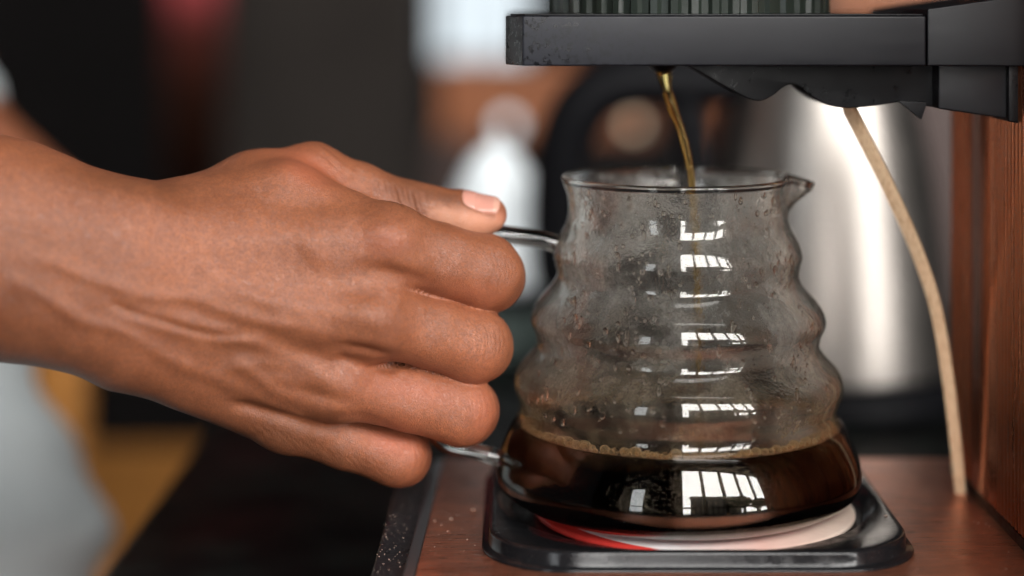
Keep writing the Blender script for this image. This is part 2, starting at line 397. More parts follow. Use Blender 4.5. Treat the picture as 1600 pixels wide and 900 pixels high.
muntin_window(SX0, SX1, SZ0, SZ1, 1, [40], 4)
# street outside: ground, apartment block, trees (only ever seen mirrored in the carafe)
box('street', (-6000, 9000, -3500, -230, -260, -250), M['asphalt'], kind='structure')
bd = thing('apartment_building', 'pale apartment block mirrored in the coffee through the window', 'building', (900, -2600, -250))
box('wall', (150, 1750, -3000, -2600, -250, 1010), M['facade'], bd); box('roof', (120, 1780, -3020, -2580, 1010.3, 1060), M['roof'], bd)
for i in range(9):
    for j in range(6):
        x = 230+i*170; z = -170+j*190; box('window_pane', (x, x+75, -2599.6, -2590, z, z+100), M['facade_glass'], bd)
def tree(x, y, h, r, lb):
    t_ = thing('street_tree', lb, 'tree', (x, y, -250), 'trees in the street outside')
    tube('trunk', [(x, y, -250), (x+8, y, -250+h*.35), (x, y+8, -250+h*.8)], [22, 16, 7], M['bark'], t_, seg=8)
    it = []
    for q in range(900):
        d = nrs.normal(size=3); d /= np.linalg.norm(d); rad = r*(.45+.6*nrs.rand())
        c = np.array([x, y, -250+h*.72])+d*rad*np.array([1, 1, .85]); s = r*.07*(1+nrs.rand())
        it.append((c, np.diag([s, s, s*.45])@np.linalg.qr(nrs.normal(size=(3, 3)))[0]))
    cloud('crown', it, M['leaf'], t_, sub=1, kind=None)
tree(1350, -2000, 1050, 330, 'green tree mirrored at the right of the window in the coffee')
tree(2000, -1900, 860, 300, 'green tree furthest right of those mirrored in the coffee')

# ------------------------------------------------------------------ coffee maker
mk = thing('coffee_maker', 'copper and black filter coffee machine with a drip arm over a glass carafe', 'coffee maker', (8, 62, CT))
cas = plan('base_casing', [(-4.3, 52), (-4.1, 70.3), (27, 70.3), (27, 52)], CT+.01, -.25, M['dusty'], mk, bev=.15)
bp = plan('base_plate', [(-2.95, 52.3), (-2.5, 70.1), (26.5, 70.1), (26.5, 52.3)], -.248, 0, M['copper_base'], mk, bev=.05)
plan('edge_strip', [(-3.35, 52.2), (-2.9, 70.15), (-2.52, 70.15), (-2.97, 52.2)], -.249, -.06, M['edge'], mk, bev=.06)
# column with vertical ribs
CX = 15.8
clm = box('column', (CX+.05, 27, 50, 68, .36, 26), M['copper_col'], mk)
box('column_foot', (CX-.02, 27, 49.9, 68.1, .002, .355), M['black'], clm)
prof = []; y = 68.0
def ribs(y0, y1, pitch, amp):
    n = int((y0-y1)/pitch); out = []
    for i in range(n):
        for q, h in ((0, 0), (.2, .7), (.4, 1), (.6, .7), (.8, 0)): out.append((y0-(i+q)*pitch, h*amp))
    return out
prof = [(68.05, 0), (67.9, .05)]+ribs(67.8, 64.95, .42, .06)+[(64.9, 0), (64.8, .07), (62.15, .07), (62.05, 0)]+ribs(62.0, 50, .42, .06)
V, F = [], []
for yy, h in prof: V += [(CX+.045-h, yy, .37), (CX+.045-h, yy, 26)]
for i in range(len(prof)-1): F.append((2*i, 2*i+2, 2*i+3, 2*i+1))
autosmooth(obj('ribbed_panel', V, F, M['copper_col'], clm), 50)
# brew arm
def pz(pts, Y): return [(P(a, b, Y)[0], P(a, b, Y)[2]) for a, b in pts]
TZ0, TZ1 = P(0, 103, 58)[2], P(0, 25, 58)[2]
xl, xc, xr = P(790, 0, 58.6)[0], P(817, 0, 58)[0], P(1447, 0, 58)[0]
trp = plan('brew_tray', [(xl, 59.3), (xl-.0, 69), (xr, 69), (xr, 58), (xc, 58)], TZ0, TZ1, M['tray'], mk, bev=.06)
plan('tray_lip', [(xl+.15, 59.5), (xl+.15, 68.8), (xr-.02, 68.8), (xr-.02, 58.35), (xc+.05, 58.35)], TZ1+.001, TZ1+.06, M['black'], trp, bev=.02)
prism('arm_block', pz([(1449, 14), (1662, -16), (1662, 104), (1449, 103)], 58.2), 58.2, 67.5, M['tray'], mk, bev=.05)
prism('under_arm', pz([(1066, 101)]+[tuple(q[:2]) for q in spline([(1076, 104, 0), (1100, 117, 0), (1135, 137, 0), (1166, 153, 0), (1188, 158, 0), (1208, 149, 0), (1222, 138, 0), (1236, 132, 0), (1250, 136, 0), (1270, 152, 0), (1296, 165, 0), (1328, 169, 0), (1362, 166, 0), (1402, 160, 0)], 4)]+[(1464, 168), (1464, 101)], 60), 60, 62.6, M['black'], mk, bev=.05)
prism('drip_guard', pz([(1404, 158), (1440, 187), (1449, 160)], 59.6), 59.6, 59.95, M['black'], mk, bev=.02)
brk = prism('bracket', pz([(1466, 101), (1574, 101), (1574, 186), (1466, 170)], 59.2), 59.2, 66, M['tray'], mk, bev=.06)
prism('bracket_rib', pz([(1575.5, 101), (1600, 101), (1594, 193), (1575.5, 190)], 58.9), 58.9, 66, M['black'], brk, bev=.05)
c = P(1036, 104, 62.4); lathe('nozzle', [(0, c[2]+.3), (.55, c[2]+.3), (.42, c[2]-.05), (.24, c[2]-.2), (0, c[2]-.2)], c[0], c[1], M['black'], trp, seg=32)
# ribbed filter basket standing in the tray
bc = P(1074, 0, 64); bx, by = bc[0], 63.8
fb = thing('filter_basket', 'dark ribbed filter basket standing in the black brew tray', 'filter basket', (bx, by, TZ1))
seg = 46*6; V = []; F = []
for z in (TZ1+.062, TZ1+6):
    for q in range(seg):
        rr_ = 4.62+(.14 if q % 6 in (0, 1, 2) else 0); a_ = 2*math.pi*q/seg; V.append((bx+rr_*math.cos(a_), by+rr_*math.sin(a_), z))
for q in range(seg): F.append((q, (q+1) % seg, (q+1) % seg+seg, q+seg))
F.append(tuple(range(seg, 2*seg)))
M['basket'] = mat('basket_plastic', (.016, .021, .017), .3, spec=.3)
autosmooth(obj('body', V, F, M['basket'], fb), 30)
# hot plate
HX, HY, HS = 5.75, 62.65, 6.45
seg = 160
def rsq(a, s, rc):
    """radius of rounded square with half side s"""
    c_, s_ = abs(math.cos(a)), abs(math.sin(a)); t0 = s/max(c_, s_); e = s-rc
    x, y = t0*c_, t0*s_
    if x > e and y > e:
        b_ = -(c_*e+s_*e); q = 2*e*e-rc*rc; return -b_+math.sqrt(max(b_*b_-q, 0))
    return t0
rings = [(0, 5.0, .10), (0, 5.72, .10), (0, 5.85, .16), (0, 6.05, .42), (.5, 6.16, .52), (1, 6.26, .585), (1, 6.36, .58), (1, 6.42, .565), (1, 6.455, .53), (1, 6.47, .47), (1, 6.48, .14), (1, 6.50, .115), (1, 6.66, .10), (1, 6.69, .05), (1, 6.68, .003)]
V = []; F = []
for w_, s, z in rings:
    for q in range(seg):
        a_ = 2*math.pi*q/seg; r_ = (1-w_)*s+w_*rsq(a_, s, 2.7); V.append((HX+r_*math.cos(a_), HY+r_*math.sin(a_), z))
for i in range(len(rings)-1):
    for q in range(seg): a_, b_ = i*seg+q, i*seg+(q+1) % seg; F.append((a_, b_, b_+seg, a_+seg))
F.append(tuple(range(seg-1, -1, -1)))
fixn(obj('hot_plate', V, F, M['enamel'], mk))
CXX, CYY = 5.48, 62.5
hd = thing('coaster_disc', 'round cream disc with a red rim lying in the black hot plate under the carafe', 'disc', (HX+.25, 62.3, .1))
lathe('disc', [(0, .101), (5.15, .101), (5.25, .16), (5.25, .26), (5.18, .325), (0, .325)], HX+.25, 62.3, M['disc'], hd, seg=128)
# dust and crumbs
it = []
for q in range(520):
    s = .010+.02*rng.random()**3; x, y = rng.uniform(-2.6, 15.5), rng.uniform(54, 69.5)
    if abs(x-HX) < 6.9 and abs(y-HY) < 6.9: continue
    it.append(((x, y, s*.5), np.diag([s*(1+rng.random()), s, s*.6])))
for q in range(160):
    s = .010+.016*rng.random()**2; x, y = rng.uniform(-4.2, -3.4), rng.uniform(54, 69.5); it.append(((x, y, -.25+s*.4), np.diag([s*1.4, s, s*.6])))
for (x, y, s, z) in ((-1.3, 62.9, .075, 0), (-2.0, 61.8, .06, 0), (11.9, 60.1, .05, .57), (13.2, 64.5, .06, 0)): it.append(((x, y, z+s*.3), np.diag([s*1.5, s, s*.5])))
cloud('dust', it, mat('dust', (.26, .18, .14), .9), mk, sub=1)

# ------------------------------------------------------------------ stirrer stick
pts = [P(1322, 160, 61.2), P(1345, 205, 61.6), P(1392, 300, 62.3), P(1432, 390, 63.0), P(1462, 480, 63.6), P(1481, 590, 64.1), P(1493, 690, 64.5), P(1501, 772, 64.9)]
pts[-1][2] = .02
path = spline(pts, 8); n = len(path); T = np.gradient(path, axis=0); T /= np.linalg.norm(T, axis=1)[:, None]
V = []; F = []
for i in range(n):
    w_ = np.array([.93, -.35, 0]); w_ -= T[i]*w_.dot(T[i]); w_ /= np.linalg.norm(w_); d_ = np.cross(T[i], w_)
    hw = (.235 if i > 3 else .15+.03*i)*(1-.22*i/n)
    V += [path[i]+w_*hw+d_*.07, path[i]-w_*hw+d_*.07, path[i]-w_*hw-d_*.07, path[i]+w_*hw-d_*.07]
for i in range(n-1):
    for q in range(4): F.append((4*i+q, 4*i+(q+1) % 4, 4*i+4+(q+1) % 4, 4*i+4+q))
F += [(3, 2, 1, 0), (4*n-4, 4*n-3, 4*n-2, 4*n-1)]
st = bevel(fixn(obj('wooden_stirrer', V, F, M['birch'])), .025, 2)
tag(st, 'thin bent wooden stirrer wedged between the black brew arm and the copper base', 'stirrer')

# ------------------------------------------------------------------ carafe
ca = thing('glass_carafe', 'wavy ribbed clear glass carafe, steamed up, on the hot plate', 'carafe', (CXX, CYY, .33))
outer = [(4.0, .335), (4.55, .42), (5.32, .64), (5.85, 1.0), (6.0, 1.45), (5.93, 1.95), (5.75, 2.45), (5.50, 2.95), (5.24, 3.3), (5.2, 3.62), (5.42, 4.28), (5.28, 4.82), (4.86, 5.3), (4.66, 5.62),
         (4.70, 5.98), (4.86, 6.42), (4.68, 6.95), (4.22, 7.5), (3.99, 7.88), (4.03, 8.25), (4.1, 8.62), (3.95, 9.08), (3.69, 9.6), (3.6, 10.1), (3.66, 10.6), (3.80, 10.98)]
oc = spline(outer, 6)
tn = np.gradient(oc, axis=0); nr = np.stack([tn[:, 1], -tn[:, 0]], 1); nr /= np.linalg.norm(nr, axis=1)[:, None]
TH = .15
ic = oc-nr*TH
rimc = (oc[-1]+ic[-1])/2; d0 = (oc[-1]-ic[-1])/2
rim = [rimc+np.array([math.cos(a_)*.100, math.sin(a_)*.10+.08]) for a_ in np.linspace(-.5, math.pi+.5, 11)]
prof = [(0, .335)]+[tuple(p) for p in oc[:-1]]+[tuple(p) for p in rim]+[tuple(p) for p in ic[::-1][1:]]+[(0, ic[0][1])]
n_in = 1+len(oc)-1+len(rim)     # index from which the profile is the inner wall
def sm(a, b, x): t_ = np.clip((x-a)/(b-a), 0, 1); return t_*t_*(3-2*t_)
seg = 200
def spout(r, a, z):
    a = (a+math.pi) % (2*math.pi)-math.pi
    s = sm(9.55, 11.1, z)**1.5
    g_ = math.exp(-(a/.17)**2); g2 = math.exp(-(a/.42)**2)
    return r+s*(.86*g_-.16*g2), z+s*(.13*g2-.30*g_)
V = []; F = []; MI = []
for r_, z in prof:
    for q in range(seg):
        a_ = 2*math.pi*q/seg; r2, z2 = spout(r_, a_, z); V.append((CXX+r2*math.cos(a_-.06), CYY+r2*math.sin(a_-.06), z2))
for i in range(len(prof)-1):
    for q in range(seg):
        a_, b_ = i*seg+q, i*seg+(q+1) % seg; F.append((a_, b_, b_+seg, a_+seg)); MI.append(1 if i >= n_in else 0)
body = obj('body', V, F, [M['glass'], M['glass_in']], ca)
body.data.polygons.foreach_set('material_index', MI)
bm = bmesh.new(); bm.from_mesh(body.data); bmesh.ops.remove_doubles(bm, verts=bm.verts, dist=1e-6)
bmesh.ops.dissolve_degenerate(bm, edges=bm.edges, dist=1e-7); bmesh.ops.recalc_face_normals(bm, faces=bm.faces); bm.to_mesh(body.data); bm.free()
# handle: bent glass rod
hp = [P(887, 387, CYY), P(868, 381, CYY), P(842, 374, CYY), P(800, 368, CYY-.03), P(755, 363, CYY-.05), P(705, 366, CYY), P(668, 388, CYY), P(652, 440, CYY), P(650, 520, CYY), P(655, 600, CYY), P(668, 660, CYY), P(694, 693, CYY), P(735, 704, CYY), P(770, 713, CYY), P(797, 719, CYY)]
path = spline(hp, 8); n = len(path)
hr = np.full(n, .30); hr[:10] += .13*np.exp(-np.arange(10)/3.); hr[-10:] += .13*np.exp(-np.arange(10)[::-1]/3.); hr[-30:] -= .03
tube('handle', path, hr, M['glass'], ca, seg=24)
# droplets clinging to the inner wall
def rin(z): return np.interp(z, ic[:, 1], ic[:, 0])
it = []
for q in range(1100):
    z = rng.uniform(3.6, 10.9); a_ = rng.uniform(-math.pi*1.02, .12) if q % 4 else rng.uniform(0, 2*math.pi)
    s = .030+.085*rng.random()**2.2; r_ = rin(z)-s*.42-.004
    ca_, sa_ = math.cos(a_), math.sin(a_)
    n_ = np.array([ca_, sa_, 0]); t_ = np.array([-sa_, ca_, 0]); st_ = 1+(1.6*rng.random() if rng.random() < .3 else .15)
    it.append(((CXX+r_*ca_, CYY+r_*sa_, z), np.array([n_*s*.42, t_*s*.9, np.array([0, 0, s*st_])])))
cloud('water_droplets', it, M['water'], ca, sub=2)
# coffee inside
CL = 3.06
cp = [(0, ic[0][1]-.01)]+[(r_+.012, z) for r_, z in ic if z < CL-.05]
cp += [(rin(CL-.03)+.012, CL-.03), (rin(CL)-.04, CL-.045), (rin(CL)-.12, CL-.058), (rin(CL)-.3, CL-.06), (0, CL-.06)]
cf = thing('coffee', 'black brewed coffee filling the bottom bulge of the carafe', 'coffee', (CXX, CYY, .5))
lathe('liquid', cp, CXX, CYY, M['coffee'], cf, seg=200)
it = []
a_ = 0
while a_ < 2*math.pi:                      # one row of big bubbles against the glass
    s = rng.choice([.07, .09, .11, .13, .16, .19, .12]); a_ += (s*1.02)/5.2
    r_ = rin(CL+s*.6)-s-.006; it.append(((CXX+r_*math.cos(a_), CYY+r_*math.sin(a_), CL-.03+s*.45), np.eye(3)*s)); a_ += (s*1.02)/5.2
for q in range(900):                       # small froth behind and between them
    a_ = rng.uniform(0, 2*math.pi); s = .025+.05*rng.random()**2; row = rng.random()**1.6*.75
    if row > .3 and rng.random() > .5+.5*math.sin(a_*5+2)*math.sin(a_*2+1): continue
    r_ = rin(CL+s)-s-.006-row; it.append(((CXX+r_*math.cos(a_), CYY+r_*math.sin(a_), CL-.05+s*.6+.06*rng.random()*(row < .3)), np.eye(3)*s))
cloud('foam', it, M['foam'], cf, sub=2)
# stream
sp = [P(1036, 110, 62.4), P(1042, 140, 62.4), P(1052, 172, 62.4), P(1064, 205, 62.4), P(1074, 243, 62.4), P(1081, 285, 62.4), P(1086, 350, 62.5), P(1090, 450, 62.5), P(1092, 560, 62.5), P(1093, 640, 62.5)]
sp.append(np.array([sp[-1][0], sp[-1][1], CL-.08]))
path = spline(sp, 8); n = len(path); tt = np.linspace(0, 1, n)
rd = .13*np.exp(-tt*7)+.075; rd += .02*np.sin(tt*40)*np.exp(-tt*5)
stm = tube('coffee_stream', path, rd, M['stream'], seg=24, twist=.14, prof=lambda a, t: 1+.24*math.cos(2*a)+.10*math.cos(3*a+1))
tag(stm, 'thin amber stream of coffee falling from the brew arm into the carafe', 'coffee stream')

# ------------------------------------------------------------------ blurred things behind
KX, KY = span(0, 1284, 100)[1], 100.0
kt = thing('electric_kettle', 'brushed steel electric kettle with a black loop handle behind the carafe', 'kettle', (KX, KY, CT))
zb, ztop = P(0, 590, 96)[2], P(0, 118, 100)[2]
lathe('body', spline([(6.75, zb), (6.8, zb+.5), (6.45, zb+5), (5.6, zb+11), (4.75, ztop-.6), (4.55, ztop)], 6), KX, KY, M['steel'], kt)
lathe('power_base', [(0, CT+.01), (7.6, CT+.01), (7.7, CT+.5), (7.4, CT+1.3), (7.0, CT+1.5), (7.0, zb-.05), (0, zb-.05)], KX, KY, M['kettle_black'], kt)
lathe('lid', [(0, ztop+1.2), (1.2, ztop+1.1), (3.6, ztop+.7), (4.5, ztop+.05), (0, ztop+.02)], KX, KY, M['kettle_black'], kt)
hpts = [P(1215, 130, KY-1), P(1150, 128, KY-1), P(1075, 130, KY-1), P(990, 128, KY-1), P(925, 150, KY-1), P(886, 210, KY-1), P(872, 290, KY-1), P(868, 370, KY-1), P(872, 440, KY-1), P(905, 500, KY-1)]
path = spline(hpts, 6); n = len(path)
tube('handle', path, np.interp(np.linspace(0, 1, n), [0, .25, .5, .8, 1], [1.1, 1.35, 1.5, 1.2, .9]), M['kettle_black'], kt, seg=20)
tube('handle_grip', spline([P(1060, 145, KY-1), P(1075, 190, KY-1), P(1085, 240, KY-1), P(1100, 300, KY-1), P(1150, 360, KY-1)], 6), 1.0, M['kettle_black'], kt, seg=16)
jx = span(0, 775, 112)[1]
zj = P(0, 452, 112)[2]
cn = thing('storage_canister', 'dark grey green canister under the pale blurred jug', 'canister', (jx, 112, CT))
lathe('body', [(0, CT+.01), (3.3, CT+.01), (3.5, CT+.3), (3.5, zj-.8), (0, zj-.8)], jx, 112, plain('canister_paint', (.05, .065, .06), .6), cn)
lathe('lid', [(0, zj-.79), (3.6, zj-.79), (3.6, zj-.2), (3.3, zj-.01), (0, zj-.01)], jx, 112, M['kettle_black'], cn)
z0, z1 = zj, P(0, 222, 112)[2]
jg = thing('milk_jug', 'pale blue white rounded jug blurred behind the thumb', 'jug', (jx, 112, zj))
lathe('body', spline([(2.4, zj+.01), (2.9, zj+.4), (3.1, P(0, 415, 112)[2]), (2.9, P(0, 340, 112)[2]), (2.3, P(0, 285, 112)[2]), (1.3, P(0, 240, 112)[2]), (.01, z1)], 6), jx, 112, M['ceramic'], jg)
tube('knob', [(jx, 112, z1-.05), (jx, 112, z1+.35)], [.25, .3], M['ceramic'], jg, seg=12)

# wooden chair beyond the counter's end
ch = thing('wooden_chair', 'ochre wooden chair blurred below the wrist, beside the counter end', 'chair', (-34, 150, -94))
def bar(name, a, b, r, m_, p_): return tube(name, [a, b], r, m_, p_, seg=8)
box('leg', (-38.3, -34.4, 150, 154, -94, 2), M['ochre'], ch, bev=.6)
box('leg', (-60, -56, 150, 154, -94, 2), M['ochre'], ch, bev=.6)
plan('seat', [(-62, 157), (-18, 157), (-18, 200), (-62, 200)], -33, -30, M['ochre'], ch, bev=.8)
box('leg', (-24, -20.5, 196, 200, -94, -33.1), M['ochre'], ch, bev=.6)
box('leg', (-58, -54.5, 186, 190, -94, -33.1), M['ochre'], ch, bev=.6)
box('backrest', (-56, -38.4, 151, 153.5, -10, 0), M['ochre'], ch, bev=.6)

# ------------------------------------------------------------------ person: body grown as one surface from a distance field
def axis(parts):
    out = [parts[0][0]]
    for a, b, s in parts:
        n = max(1, int(round((b-a)/s))); out += list(np.linspace(a, b, n+1)[1:])
    return np.array(out, np.float32)
GS = .072
gx = axis([(-74, -44, 2.0), (-44, -19, .6), (-19, 1.6, GS)])
gy = axis([(50.5, 66.2, GS), (66.2, 72, .4), (72, 100, 1.6), (100, 113, .6), (113, 125, 2.0)])
gz = axis([(-20, 1.0, 1.8), (1.0, 14.0, GS), (14, 18, .5), (18, 52, 1.8)])
def newf(): return np.full((len(gx), len(gy), len(gz)), 9.0, np.float32)
def cap(fld, a, b, ra, rb, k=0.0, sy=1.0):
    """join a tapered capsule a-b to the field with blend width k; sy < 1 flattens it in depth"""
    a = np.asarray(a, np.float32); b = np.asarray(b, np.float32); m_ = max(ra, rb)+k+.9
    sl = []
    for g_, q in ((gx, 0), (gy, 1), (gz, 2)):
        i0 = max(0, np.searchsorted(g_, min(a[q], b[q])-m_)-1); i1 = min(len(g_), np.searchsorted(g_, max(a[q], b[q])+m_)+1); sl.append(slice(i0, i1))
    X = gx[sl[0]][:, None, None]-a[0]; Y = gy[sl[1]][None, :, None]-a[1]; Z = gz[sl[2]][None, None, :]-a[2]
    d = b-a; L = float(d@d)+1e-9
    t_ = np.clip((X*d[0]+Y*d[1]+Z*d[2])/L, 0, 1)
    r_ = np.sqrt((X-t_*d[0])**2+((Y-t_*d[1])/sy)**2+(Z-t_*d[2])**2)-(ra+(rb-ra)*t_)
    smn(fld, sl, r_, k)
def smn(fld, sl, r_, k):
    o_ = fld[tuple(sl)]
    if k > 0:
        h = np.maximum(k-np.abs(o_-r_), 0)/k; fld[tuple(sl)] = np.minimum(o_, r_)-h*h*k*.25
    else: fld[tuple(sl)] = np.minimum(o_, r_)
def chain(fld, pts, k=.3):
    for (p, ra), (q, rb) in zip(pts[:-1], pts[1:]): cap(fld, p, q, ra, rb, k)

pal = newf()
# forearm: radius and ulna sides, tendon mass between
A_t, A_b = P(0, 349, 57.2), P(0, 427, 57.4); W_t, W_b = P(205, 372, 57.6), P(190, 512, 57.8)
E_t, E_b = np.array([-34., 54, 14.5]), np.array([-35., 54, 12.])
cap(pal, A_t, W_t, 2.28, 1.78, 1.2); cap(pal, A_b, W_b, 2.25, 1.72, 1.2)
cap(pal, (A_t+A_b)/2, (W_t+W_b)/2, 2.2, 1.85, 1.5)
cap(pal, A_t, E_t, 2.28, 3.4, 1.2); cap(pal, A_b, E_b, 2.25, 3.3, 1.2)
# metacarpals
MC = {'i': (P(245, 385, 58.0), P(598, 388, 58.7), 1.62, 1.27), 'm': (P(235, 440, 57.8), P(572, 499, 58.3), 1.6, 1.27),
      'r': (P(225, 490, 57.9), P(525, 596, 58.8), 1.55, 1.13), 'p': (P(215, 532, 58.1), P(450, 652, 59.4), 1.5, .98)}
for key in 'imrp': a_, b_, ra, rb = MC[key]; cap(pal, a_, b_, ra, rb, .75)
for u_, v_ in (('i', 'm'), ('m', 'r'), ('r', 'p')):      # flesh between the metacarpals
    a_ = (MC[u_][0]+MC[v_][0])/2; b_ = (MC[u_][1]*.93+MC[v_][1]*.93+MC[u_][0]*.07+MC[v_][0]*.07)/2
    cap(pal, a_+(0, .3, 0), b_+(0, .35, 0), 1.4, .98, .6)
cap(pal, P(235, 545, 59.6), P(425, 640, 60.9), 1.35, 1.1, .8)       # heel of the hand, little-finger side
cap(pal, P(280, 450, 60.0), P(480, 520, 60.9), 1.6, 1.1, 1.0)
# thumb side: base muscle and web to the index finger
cap(pal, P(255, 372, 59.3), P(400, 303, 60.6), 1.5, 1.28, .9)
cap(pal, P(400, 303, 60.6), P(488, 278, 61.0), 1.28, 1.07, .6)
cap(pal, P(380, 345, 60.2), P(560, 345, 60.6), 1.2, .85, .7)
cap(pal, P(300, 345, 58.9), P(445, 314, 59.3), 1.2, 1.10, .8); cap(pal, P(445, 314, 59.3), P(540, 347, 59.3), 1.10, 1.0, .5)
cap(pal, P(330, 400, 60.6), P(500, 345, 61.2), 1.3, .9, .8)
# fingers
fin = newf()
FG = {
 'i': [(P(604, 384, 58.8), 1.24), (P(690, 407, 59.6), 1.13), (P(757, 425, 60.35), 1.17), (P(764, 432, 60.9), 1.12), (P(752, 440, 62.7), .98), (P(736, 442, 63.7), .86), (P(668, 445, 64.2), .72)],
 'm': [(P(576, 497, 58.4), 1.23), (P(670, 518, 59.4), 1.11), (P(738, 539, 60.1), 1.17), (P(745, 541, 60.7), 1.13), (P(738, 543, 62.7), 1.0), (P(722, 543, 63.8), .88), (P(660, 541, 64.3), .74)],
 'r': [(P(530, 597, 58.9), 1.10), (P(640, 621, 59.7), 1.05), (P(719, 640, 60.3), 1.12), (P(726, 642, 60.9), 1.08), (P(719, 642, 62.8), .95), (P(703, 640, 63.8), .84), (P(645, 632, 64.2), .7)],
 'p': [(P(452, 653, 59.4), .98), (P(540, 688, 60.1), .90), (P(620, 711, 60.8), .97), (P(627, 713, 61.3), .94), (P(622, 712, 62.9), .82), (P(608, 708, 63.7), .72), (P(560, 695, 64.0), .62)]}
for key in 'imrp':
    one = newf(); chain(one, FG[key], .22)
    cap(one, FG[key][0][0], FG[key][0][0], FG[key][0][1], FG[key][0][1], .2)
    nz = one < 8; o_ = fin[nz]; r_ = one[nz]; h = np.maximum(.04-np.abs(o_-r_), 0)/.04; fin[nz] = np.minimum(o_, r_)-h*h*.01
del one
th = newf()
TH_ = [(P(488, 278, 61.0), 1.07), (P(560, 298, 61.3), .88), (P(640, 326, 61.5), .86), (P(665, 331, 61.5), .84), (P(725, 337, 61.5), .80), (P(764, 334, 61.45), .585)]
chain(th, TH_, .25)
cap(th, P(700, 346, 61.6), P(750, 343, 61.6), .62, .52, .35)         # pad of the thumb
a_ = np.abs(pal-fin); h = np.maximum(.62-a_, 0)/.62; f1 = np.minimum(pal, fin)-h*h*.62*.25
h = np.maximum(.45-np.abs(pal-th), 0)/.45; f2 = np.minimum(pal, th)-h*h*.45*.25
h = np.maximum(.07-np.abs(f1-f2), 0)/.07; fld = np.minimum(f1, f2)-h*h*.0175
del pal, fin, th, f1, f2, a_, h
# upper arm, torso, other arm and its hand (blurred, behind)
SH = np.array([-47., 73, 42]); cap(fld, (-35, 54, 13.5), SH, 3.6, 4.8, 1.5)
cap(fld, (-50, 92, 40), (-47, 92, -18), 11, 12, 4); cap(fld, SH, (-47, 108, 42), 5, 5, 4)
cap(fld, (-47, 109, 41), (-36, 112, 20), 4.6, 3.7, 2)
LA, LB = P(-95, 175, 107), P(5, 280, 106)
cap(fld, (-36, 112, 20), LA, 3.7, 3.0, 2); cap(fld, LA, LB, 3.0, 2.6, 1); cap(fld, LB, P(200, 405, 106), 2.6, 2.3, 1)
for q in range(4): cap(fld, P(200, 380+q*22, 104.6+q*.3), P(268, 412+q*26, 104+q*.5), 1.0, .75, .35)
cap(fld, P(180, 370, 105), P(240, 385, 103.5), 1.1, .8, .4)

def surface_net(fld, gx, gy, gz):
    s = fld < 0
    nx, ny, nz = fld.shape
    cnt = np.zeros((nx-1, ny-1, nz-1), np.int8)
    for i in (0, 1):
        for j in (0, 1):
            for k_ in (0, 1): cnt += s[i:nx-1+i, j:ny-1+j, k_:nz-1+k_]
    act = (cnt > 0) & (cnt < 8); ids = np.argwhere(act); n = len(ids)
    imap = np.full(act.shape, -1, np.int32); imap[act] = np.arange(n)
    vals = {(i, j, k_): fld[ids[:, 0]+i, ids[:, 1]+j, ids[:, 2]+k_] for i in (0, 1) for j in (0, 1) for k_ in (0, 1)}
    acc = np.zeros((n, 3)); wt = np.zeros(n)
    for ax in range(3):
        for u in (0, 1):
            for v in (0, 1):
                c0 = [u, v]; c0.insert(ax, 0); c1 = [u, v]; c1.insert(ax, 1)
                a = vals[tuple(c0)]; b = vals[tuple(c1)]; m_ = (a < 0) != (b < 0)
                t = np.where(m_, a/np.where(m_, a-b, 1), 0)
                p = np.zeros((n, 3)); p += np.array(c0); p[:, ax] = t
                acc[m_] += p[m_]; wt[m_] += 1
    pos = ids+acc/wt[:, None]
    V = np.stack([np.interp(pos[:, q], np.arange(len(g)), g) for q, g in enumerate((gx, gy, gz))], 1)
    Fs = []
    for ax in range(3):
        sl0 = [slice(1, -1)]*3; sl0[ax] = slice(0, -1); sl1 = [slice(1, -1)]*3; sl1[ax] = slice(1, None)
        a = s[tuple(sl0)]; b = s[tuple(sl1)]; e = np.argwhere(a != b); inn = a[a != b]
        base = e.copy(); o1, o2 = [q for q in range(3) if q != ax]
        for q in range(3):
            if q != ax: base[:, q] += 1
        def cell(du, dv):
            c = base.copy(); c[:, o1] -= du; c[:, o2] -= dv; return imap[c[:, 0], c[:, 1], c[:, 2]]
        q = np.stack([cell(0, 0), cell(1, 0), cell(1, 1), cell(0, 1)], 1)
        flip = inn if ax != 1 else ~inn
        q[~flip] = q[~flip][:, ::-1]; Fs.append(q)
    Fs = np.vstack(Fs); return V, Fs[(Fs >= 0).all(1)]
def npmesh(name, V, F):
    me = bpy.data.meshes.new(name); k_ = F.shape[1]
    me.vertices.add(len(V)); me.vertices.foreach_set('co', np.asarray(V, np.float32).ravel())
    me.loops.add(F.size); me.loops.foreach_set('vertex_index', F.astype(np.int32).ravel())
    me.polygons.add(len(F)); me.polygons.foreach_set('loop_start', np.arange(0, F.size, k_, dtype=np.int32))
    me.polygons.foreach_set('loop_total', np.full(len(F), k_, np.int32)) if bpy.app.version < (3, 6) else None
    me.update(calc_edges=True); me.validate(); return me
V, F = surface_net(fld, gx, gy, gz)
del fld
